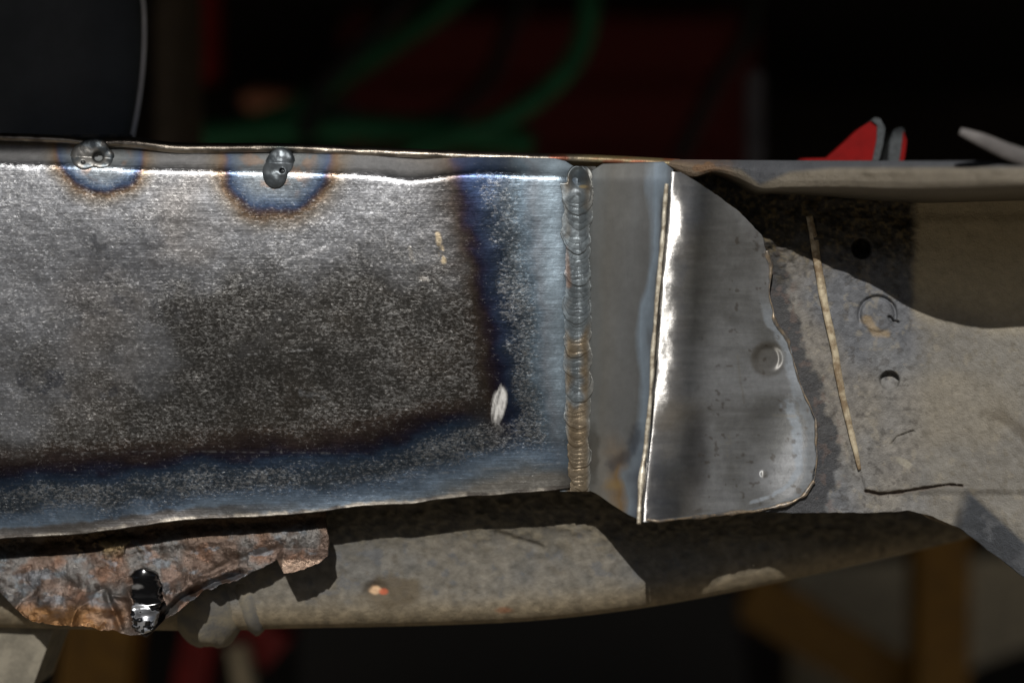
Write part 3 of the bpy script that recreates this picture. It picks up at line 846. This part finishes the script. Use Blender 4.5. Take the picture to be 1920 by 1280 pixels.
# ================================================================== crossmember below
cross = thing('crossmember', 'dust-covered grey crossmember curving under the frame rail, half in its shadow', 'crossmember',
              world(np.array(900.), np.array(1170.), np.array(0.03)))
cbot = spl([(-90, 1172), (100, 1178), (250, 1180), (400, 1182), (530, 1178), (800, 1172), (1000, 1163), (1200, 1140), (1400, 1104), (1600, 1060), (1800, 1012), (1900, 985), (2200, 950)])
X, Yp = grid(-90, 2000, 3.0, lambda x: np.minimum(880, cbot(x) - 60), cbot, 2.5)
vq = (cbot(X) - Yp)
def cross_Y(X, Yp):
    v = cbot(X) - Yp
    Y = 0.0155 + 0.045 * np.clip((X - 1130) / 700, 0, 1.3) ** 1.4 + 0.004 * sstep(500, 0, X)
    R = 46.0
    Y = Y + S * R * (1 - np.sqrt(np.clip(1 - np.clip((R - v) / R, 0, 1) ** 2, 0, 1)))
    Y = Y + (0.0004 + 0.0008 * sstep(1040, 980, Yp)) * (fbm(X * 0.8, Yp * 1.1, 11, 3, 108) - 0.5) * -1.0 + 0.002 * (fbm(X, Yp, 300, 2, 102) - 0.5)
    d, _ = seg_dist(X, Yp, [(935, 1000), (970, 1012), (1015, 1026)])
    Y = Y + 0.0011 * sstep(9, 2, d)
    r = np.hypot((X - 705) / 26, (Yp - 1106) / 20)
    Y = Y + 0.0015 * sstep(1.1, 0.3, r)
    return Y
Yd = cross_Y(X, Yp)
b1, b2 = fbm(X, Yp, 120, 4, 103), fbm(X, Yp, 22, 4, 104)
c = mix(lin((116, 111, 101)), lin((105, 103, 98)), sstep(0.4, 0.6, b1))
c = mix(c, lin((138, 124, 98)), sstep(70, 8, vq) * 0.85)
g1 = fbm(X, Yp, 11, 4, 106)
c = c * (0.56 + 0.86 * g1[..., None])
c = mix(c, lin((92, 82, 66)), sstep(0.6, 0.75, b2) * 0.3)
c = mix(c, lin((88, 92, 98)), sstep(0.6, 0.72, fbm(X, Yp, 18, 4, 107)) * 0.5 * sstep(30, 70, vq))
grit = fbm(X * 0.8, Yp * 1.1, 11, 3, 108)
uc = sstep(1050, 985, Yp + 60 * (b2 - 0.5))
c = mix(c, ramp(grit, [(0.3, (48, 41, 28)), (0.5, (78, 70, 52)), (0.68, (112, 102, 80))]), uc * 0.6)
r = np.hypot((X - 735) / 70, (Yp - 1112) / 36) + 0.7 * (b2 - 0.5)
c = mix(c, lin((92, 80, 60)), 0.75 * sstep(1.1, 0.6, r))
r = np.hypot((X - 704) / 17, (Yp - 1106) / 11) + 0.8 * (fbm(X, Yp, 9, 2, 105) - 0.5)
c = mix(c, lin((216, 180, 142)), sstep(1.0, 0.5, r))
r = np.hypot((X - 719) / 10, (Yp - 1108) / 7)
c = mix(c, lin((200, 100, 66)), sstep(1.1, 0.6, r) * 0.8)
r = np.hypot((X - 945) / 24, (Yp - 1143) / 9) + 0.8 * (b2 - 0.5)
c = mix(c, lin((150, 96, 64)), sstep(1.0, 0.4, r) * 0.6)
fin = np.stack([0.8 + 0 * X, 0 * X, 0 * X], -1)
sheet('beam', M_DUST, X, Yp, Yd, 0.03, cross, c, fin)
M_LOBE = plain('dusty_rubber', (126, 118, 100), 0.8, 0, freq=0.15, bump=0.5, rgb2=(96, 94, 90))
def Wp(px, py, Y):
    return world(np.array(float(px)), np.array(float(py)), np.array(float(Y)))
blob('bushing', M_LOBE, Wp(392, 1132, 0.024), (66*S, 0.010, 84*S), cross, 0.22, 7)
blob('bushing', M_LOBE, Wp(480, 1108, 0.024), (58*S, 0.009, 80*S), cross, 0.2, 9)
M_LEG = plain('dusty_leg_steel', (120, 114, 100), 0.8, 0, freq=0.15, bump=0.5)
prism('side_arm', M_LEG, [(-60, 1100), (40, 1140), (100, 1180), (60, 1290), (-90, 1400)], 0.028, 0.05, cross)

# ================================================================== torn rusty bracket
br = thing('torn_bracket', 'torn rusty steel bracket with ragged lower edge hanging below the left of the frame rail', 'bracket',
           Wp(280, 1150, 0.01))
tb = pl([(-90, 1075), (0, 1108), (30, 1140), (60, 1166), (110, 1172), (170, 1177), (245, 1188), (275, 1193), (298, 1172), (312, 1160), (335, 1148), (360, 1124), (385, 1104), (440, 1090),
         (480, 1068), (505, 1056), (519, 1050), (524, 1062), (532, 1077), (570, 1067), (596, 1055), (612, 1044), (618, 1040)])
tbn = lambda x: tb(x) + 11 * (fbm(x, 0 * x, 14, 3, 110) - 0.5)
X, Yp = grid(-90, 616, 1.7, lambda x: bot_plate_c(x) - 26, tbn, 1.7)
X = X + 6 * (fbm(Yp, 0 * Yp, 18, 3, 111) - 0.5) * sstep(560, 616, X) - 6 * sstep(1010, 970, Yp) * sstep(560, 616, X)
g = tb(X) - Yp
def bracket_Y(X, Yp):
    Yd = np.interp(X, [-90, 0, 300, 616], [0.014, 0.0125, 0.0100, 0.0072])
    Yd = Yd + 0.0032 * (fbm(X, Yp, 75, 2, 112) - 0.5) * sstep(1010, 1070, Yp) + 0.0010 * (fbm(X * 1.5, Yp, 24, 3, 113) - 0.5)
    Yd = Yd - 0.012 * np.clip((Yp - 1030) / 160, 0, 1) ** 1.5 * sstep(480, 300, X)
    Yd = Yd - 0.0055 * sstep(516, 530, X) * np.clip((Yp - 1028) / 46, 0, 1.1)
    Yd = Yd + 0.0025 * sstep(1, 0, (Yp - bot_plate_c(X) - 6) / 40)
    rid = 1 - 2 * np.abs(fbm(X * 0.8, Yp, 70, 3, 109) - 0.5)
    Yd = Yd - 0.0060 * (rid - 0.7) * sstep(1050, 1110, Yp) * sstep(470, 380, X)
    for p, wd, amp in (([(200, 1115), (216, 1150), (226, 1176)], 7, -0.002), ([(242, 1110), (252, 1140), (258, 1170)], 7, -0.003),
                       ([(300, 1160), (340, 1120), (400, 1092), (450, 1075)], 6, 0.003), ([(380, 1080), (440, 1050), (520, 1030)], 8, 0.0008)):
        d, _ = seg_dist(X, Yp, p)
        Yd = Yd + amp * np.exp(-(d / wd) ** 2)
    return Yd
Yd = bracket_Y(X, Yp)
e1, e2, e3 = fbm(X, Yp, 60, 4, 114), fbm(X * 0.7, Yp * 1.6, 30, 4, 115), fbm(X, Yp, 12, 3, 116)
c = mix(lin((106, 90, 80)), lin((106, 103, 100)), sstep(0.42, 0.62, e1))
c = mix(c, lin((132, 88, 58)), sstep(0.52, 0.70, fbm(X, Yp, 34, 5, 119)) * 0.35)
c = mix(c, lin((116, 126, 134)), sstep(0.57, 0.69, fbm(X * 0.8, Yp * 1.2, 26, 4, 117)) * 0.6)
c = mix(c, lin((58, 42, 32)), sstep(0.55, 0.7, e3) * 0.55)
c = mix(c, lin((150, 106, 54)), sstep(260, 180, X) * sstep(1125, 1150, Yp) * 0.6)
c = mix(c, lin((200, 172, 150)), sstep(514, 524, X) * sstep(1046, 1052, Yp) * 0.6)
c = mix(c, lin((92, 74, 54)), sstep(46, 14, Yp - bot_plate_c(X) + 24 * (e1 - 0.5)) * 0.75)  # brown oxide, with the shade below the rail painted in
crust = sstep(0.5, 0.62, fbm(X, Yp, 20, 4, 118)) * np.exp(-(((X - 200) / 60) ** 2 + ((Yp - 1020) / 18) ** 2))
c = mix(c, lin((150, 130, 90)), np.clip(crust, 0, 1) * 0.7)
Yd = Yd - 0.002 * crust
fin = np.stack([0.40 - 0.14 * sstep(0.56, 0.68, fbm(X * 0.5, Yp * 1.5, 26, 4, 117)) + 0.1 * (e3 - 0.5), 0.7 + 0 * X, 0 * X], -1)
sheet('bracket_web', M_RUST, X, Yp, Yd, 0.0018, br, c, fin)
# glossy black paint run over the bracket
uu = np.linspace(-1, 1, 60)[None]; by = np.linspace(1066, 1188, 110)[:, None] + 0 * uu
cxp = np.interp(by, [1066, 1090, 1130, 1160, 1188], [268, 271, 276, 272, 268])
wdl = np.interp(by, [1066, 1070, 1078, 1110, 1150, 1176, 1188], [6, 20, 27, 25, 26, 20, 6])
bx = cxp + uu * (wdl + 16 * (fbm(by, np.sign(uu) * 50 + 0 * by, 9, 3, 120) - 0.5))
edge = 1 - uu ** 2 + 0 * by
base = bracket_Y(bx, by)
kr = np.ones(31) / 31
bm_ = np.convolve(np.pad(base.min(1), 15, mode='edge'), kr, 'valid')[:, None]
base = bm_ - 0.0004 + 0 * bx
hp = 0.0006 + 0.0018 * np.sqrt(np.clip(edge, 0, 1)) - 0.0012 * np.exp(-((by - 1120) / 22) ** 2) * edge
hp = hp + (0.0002 + 0.0030 * sstep(1130, 1150, by)) * (fbm(bx, by, 22, 2, 121) - 0.5)
c = np.broadcast_to(lin((14, 14, 15)), bx.shape + (3,)).copy()
sm = 0.7 * sstep(1.1, 0.3, np.hypot((bx - 256) / 13, (by - 1100) / 7) + 1.2 * (fbm(bx, by, 10, 3, 123) - 0.5))
c = mix(c, lin((120, 118, 116)), sm * 0.8)
silv = sstep(0.50, 0.56, fbm(bx, by, 15, 3, 122) + 0.20 * sstep(1128, 1160, by) - 0.17) * sstep(1128, 1140, by)
c = mix(c, lin((206, 208, 212)), silv)
fin = np.stack([0.16 + 0.5 * sm + 0.24 * silv, silv, 0 * bx], -1)
M_TAR = attr_mat('glossy_black_paint', bumps=((0.4, 0.15, ISO),))
M_TAR.node_tree.nodes['Principled BSDF'].inputs['IOR'].default_value = 1.6
sheet('black_paint_run', M_TAR, bx, by, base - hp, 0.003, br, c, fin)

# ================================================================== things behind, out of focus
M_BLACKP = plain('black_plastic', (58, 60, 62), 0.5, 0, 0.2, 0.05)
M_RIM = plain('grey_rubber_rim', (190, 186, 186), 0.5, 0, 0.15, 0.05)
lin_x = spl([(-30, 262), (0, 268), (60, 271), (130, 268), (190, 261), (250, 250), (330, 232)])
liner = thing('plastic_liner', 'dark plastic liner sheet with thin pale rim behind the left of the rail', 'liner', Wp(100, 320, 0.04))
py = np.linspace(-30, 330, 40)[:, None] + 0 * np.linspace(0, 1, 30)[None]
px = -90 + (lin_x(py) - 6 + 90) * np.linspace(0, 1, 30)[None]
sheet('liner_sheet', M_BLACKP, px, py, 0.040 + 0.01 * ((px - 100) / 200) ** 2, 0.002, liner)
yk = np.arange(-30, 330, 20.0)
tube('rim', M_RIM, world(lin_x(yk), yk, 0 * yk + 0.0405), 5.5 * S, liner, 12)

def post(name, label, cat, x0, x1, y0, y1, Y, dY, mat):
    a, b = Wp(x0, y1, Y), Wp(x1, y0, Y)
    o = box(name, mat, (a[0], Y, a[2]), (b[0], Y + dY, b[2]), None, 0.004)
    return tag(o, label, cat)
M_BRN = plain('dark_brown_paint', (84, 72, 58), 0.7)
M_RED = plain('red_enamel', (150, 16, 14), 0.45)
M_DRED = plain('dark_red_enamel', (112, 32, 29), 0.5)
M_GRN = plain('green_rubber_hose', (34, 112, 74), 0.5)
M_BLK = plain('plain_black', (20, 20, 20), 0.5)
M_GRY = plain('grey_steel_post', (96, 92, 98), 0.5)
post('wooden_post', 'dark brown upright post beside the plastic liner', 'post', 285, 345, -60, 420, 0.30, 0.05, M_BRN)
post('red_strut', 'narrow red upright bar in the dark background, upper left', 'bar', 358, 402, -80, 145, 0.55, 0.03, M_RED)
post('grey_post', 'slim grey steel post in the dark background behind the polished patch', 'post', 1404, 1436, 120, 420, 0.35, 0.02, M_GRY)
cab = thing('tool_cabinet', 'dark red tool cabinet blurred in the background shadow', 'cabinet', Wp(1000, 400, 1.3))
a, b_ = Wp(640, 420, 1.2), Wp(1420, 20, 1.2)
box('cabinet_body', M_DRED, (a[0], 1.2, -0.30), (b_[0], 1.6, b_[2]), cab, 0.01)
for k in range(3):
    z0 = a[2] + (b_[2] - a[2]) * (0.04 + k * 0.32)
    z1 = z0 + (b_[2] - a[2]) * 0.27
    dr_ = box('drawer', M_DRED, (a[0] + 0.03, 1.18, z0), (b_[0] - 0.03, 1.198, z1), cab, 0.004)
def hose(name, label, cat, pts, Y, rpx, mat, group=None):
    p = [Wp(x, y, Y + dy) for x, y, dy in pts]
    o = tube(name, mat, p, rpx * S * (D + Y) / D, None, 16)
    return tag(o, label, cat, group)
hose('green_hose', 'green hose curving down from the top of the picture, right of the other green hoses', 'hose',
     [(1108, -60, 0), (1102, 40, 0), (1078, 110, 0), (1030, 165, 0), (960, 215, 0), (890, 246, 0), (800, 280, 0.02), (700, 330, 0.04)], 0.45, 20, M_GRN, 'green hoses behind the rail')
hose('green_hose', 'green hose slanting down to the left from the top of the picture', 'hose',
     [(900, -60, 0), (840, 10, 0), (740, 80, 0), (650, 140, 0), (560, 200, 0), (470, 235, 0), (380, 270, 0.0)], 0.55, 21, M_GRN, 'green hoses behind the rail')
hose('green_hose', 'green hose lying level just above the rail edge', 'hose',
     [(330, 262, 0), (450, 250, 0), (620, 240, 0), (780, 244, 0), (900, 256, 0), (1000, 270, 0)], 0.50, 26, M_GRN, 'green hoses behind the rail')
hose('black_hose', 'black hose running beside the slanting green hose', 'hose',
     [(830, -80, 0), (740, 20, 0), (660, 100, 0), (600, 170, 0), (570, 260, 0)], 0.48, 18, M_BLK)
hose('black_cable', 'black cable looping down in front of the dark red cabinet', 'cable',
     [(1420, -60, 0), (1400, 60, 0), (1350, 140, 0), (1310, 220, 0), (1270, 300, 0)], 0.50, 15, M_BLK)
M_SKIN = plain('copper_brown_leather', (206, 140, 110), 0.6)
tag(blob('leather_glove', M_SKIN, Wp(505, 192, 0.60), (0.019, 0.02, 0.010), None, 0.25, 12), 'small tan bundle blurred above the level green hose', 'bundle')
hose('black_cable', 'thick black cable crossing the picture top between the two curving green hoses', 'cable',
     [(1010, -60, 0), (960, 40, 0), (930, 120, 0), (880, 190, 0), (800, 230, 0), (690, 262, 0)], 0.62, 16, M_BLK)
tag(blob('rag', plain('grey_rag', (150, 146, 142), 0.9), Wp(640, 214, 0.52), (0.010, 0.012, 0.005), None, 0.3, 14), 'small grey rag blurred just above the level green hose', 'rag')
# red clamp, in the sun
cl = thing('red_clamp', 'bright red painted steel clamp jaw with bare grey edges, poking up behind the panel lip', 'clamp', Wp(1630, 330, 0.04))
M_REDB = plain('sunlit_red_enamel', (122, 9, 8), 0.7, 0, 0.12, 0.2)
M_REDB.node_tree.nodes['Principled BSDF'].inputs['Specular IOR Level'].default_value = 0.15
M_GE = plain('bare_grey_edge', (70, 74, 76), 0.55, 0.3, 0.3, 0.8, 0.6)
prism('jaw', M_REDB, [(1480, 330), (1500, 297), (1550, 296), (1582, 268), (1612, 240), (1634, 227), (1644, 232), (1645, 262), (1632, 330)], 0.036, 0.042, cl)
prism('jaw_edge', M_GE, [(1634, 226), (1640, 220), (1650, 222), (1660, 240), (1656, 270), (1640, 330), (1630, 330), (1644, 262), (1645, 234)], 0.0352, 0.046, cl)
prism('back_jaw', M_GE, [(1676, 243), (1690, 238), (1697, 244), (1692, 270), (1682, 330), (1664, 330), (1668, 268)], 0.044, 0.054, cl)
prism('back_jaw_face', M_REDB, [(1694, 246), (1700, 262), (1698, 284), (1690, 330), (1682, 330), (1690, 284)], 0.0432, 0.054, cl)
M_STRAP = plain('grey_strap_steel', (104, 100, 98), 0.6, 0.2)
tag(tube('steel_strap', M_STRAP, [Wp(1800, 246, -0.050), Wp(1840, 262, -0.050), Wp(1900, 288, -0.049), Wp(1990, 316, -0.048)],
         np.array([7, 14, 18, 20]) * S * 0.8, None, 14, flat=0.35), 'blurred grey steel strap slanting down to the panel lip at far right', 'strap')

# below the crossmember
M_YEL = plain('yellow_paint', (138, 98, 18), 0.5)
M_CREAMB = plain('pale_board', (214, 200, 170), 0.8)
js = thing('yellow_stand', 'yellow steel stand with upright and slanting brace, blurred at lower right', 'stand', Wp(1750, 1300, 0.45))
def beam(name, mat, p0, p1, Y, wpx, dY, parent):
    p0, p1 = np.array(p0, float), np.array(p1, float)
    n = np.array([-(p1 - p0)[1], (p1 - p0)[0]]); n = n / np.linalg.norm(n) * wpx / 2
    return prism(name, mat, [p0 + n, p1 + n, p1 - n, p0 - n], Y, Y + dY, parent)
beam('upright', M_YEL, (1772, 980), (1768, 1420), 0.56, 96, 0.03, js)
beam('brace', M_YEL, (1400, 1110), (1790, 1350), 0.60, 100, 0.03, js)
tag(prism('pale_board', M_CREAMB, [(1480, 1060), (1960, 1040), (1960, 1200), (1700, 1300), (1600, 1420), (1480, 1420)], 0.72, 0.75), 'pale beige board blurred behind the lower right yellow stand', 'board')
s2 = thing('yellow_stand', 'yellow steel stand leg blurred below the torn bracket at lower left', 'stand', Wp(180, 1300, 0.4))
beam('upright', M_YEL, (190, 1120), (160, 1420), 0.35, 130, 0.03, s2)
rj = thing('red_jack', 'dark red jack with pale handle blurred under the crossmember', 'jack', Wp(430, 1320, 0.5))
beam('jack_arm', M_RED, (380, 1150), (330, 1400), 0.42, 60, 0.03, rj)
beam('jack_arm', M_RED, (440, 1160), (520, 1230), 0.42, 70, 0.03, rj)
beam('handle', M_CREAMB, (440, 1215), (475, 1400), 0.40, 30, 0.02, rj)
tr = tag(prism('dark_fill_block', M_BLK, [(560, 1120), (1380, 1100), (1420, 1420), (560, 1420)], 0.60, 0.8), 'black block filling the shadow under the middle of the crossmember', 'block')  # plain black solid, fills the dark area rather than modelling a tyre
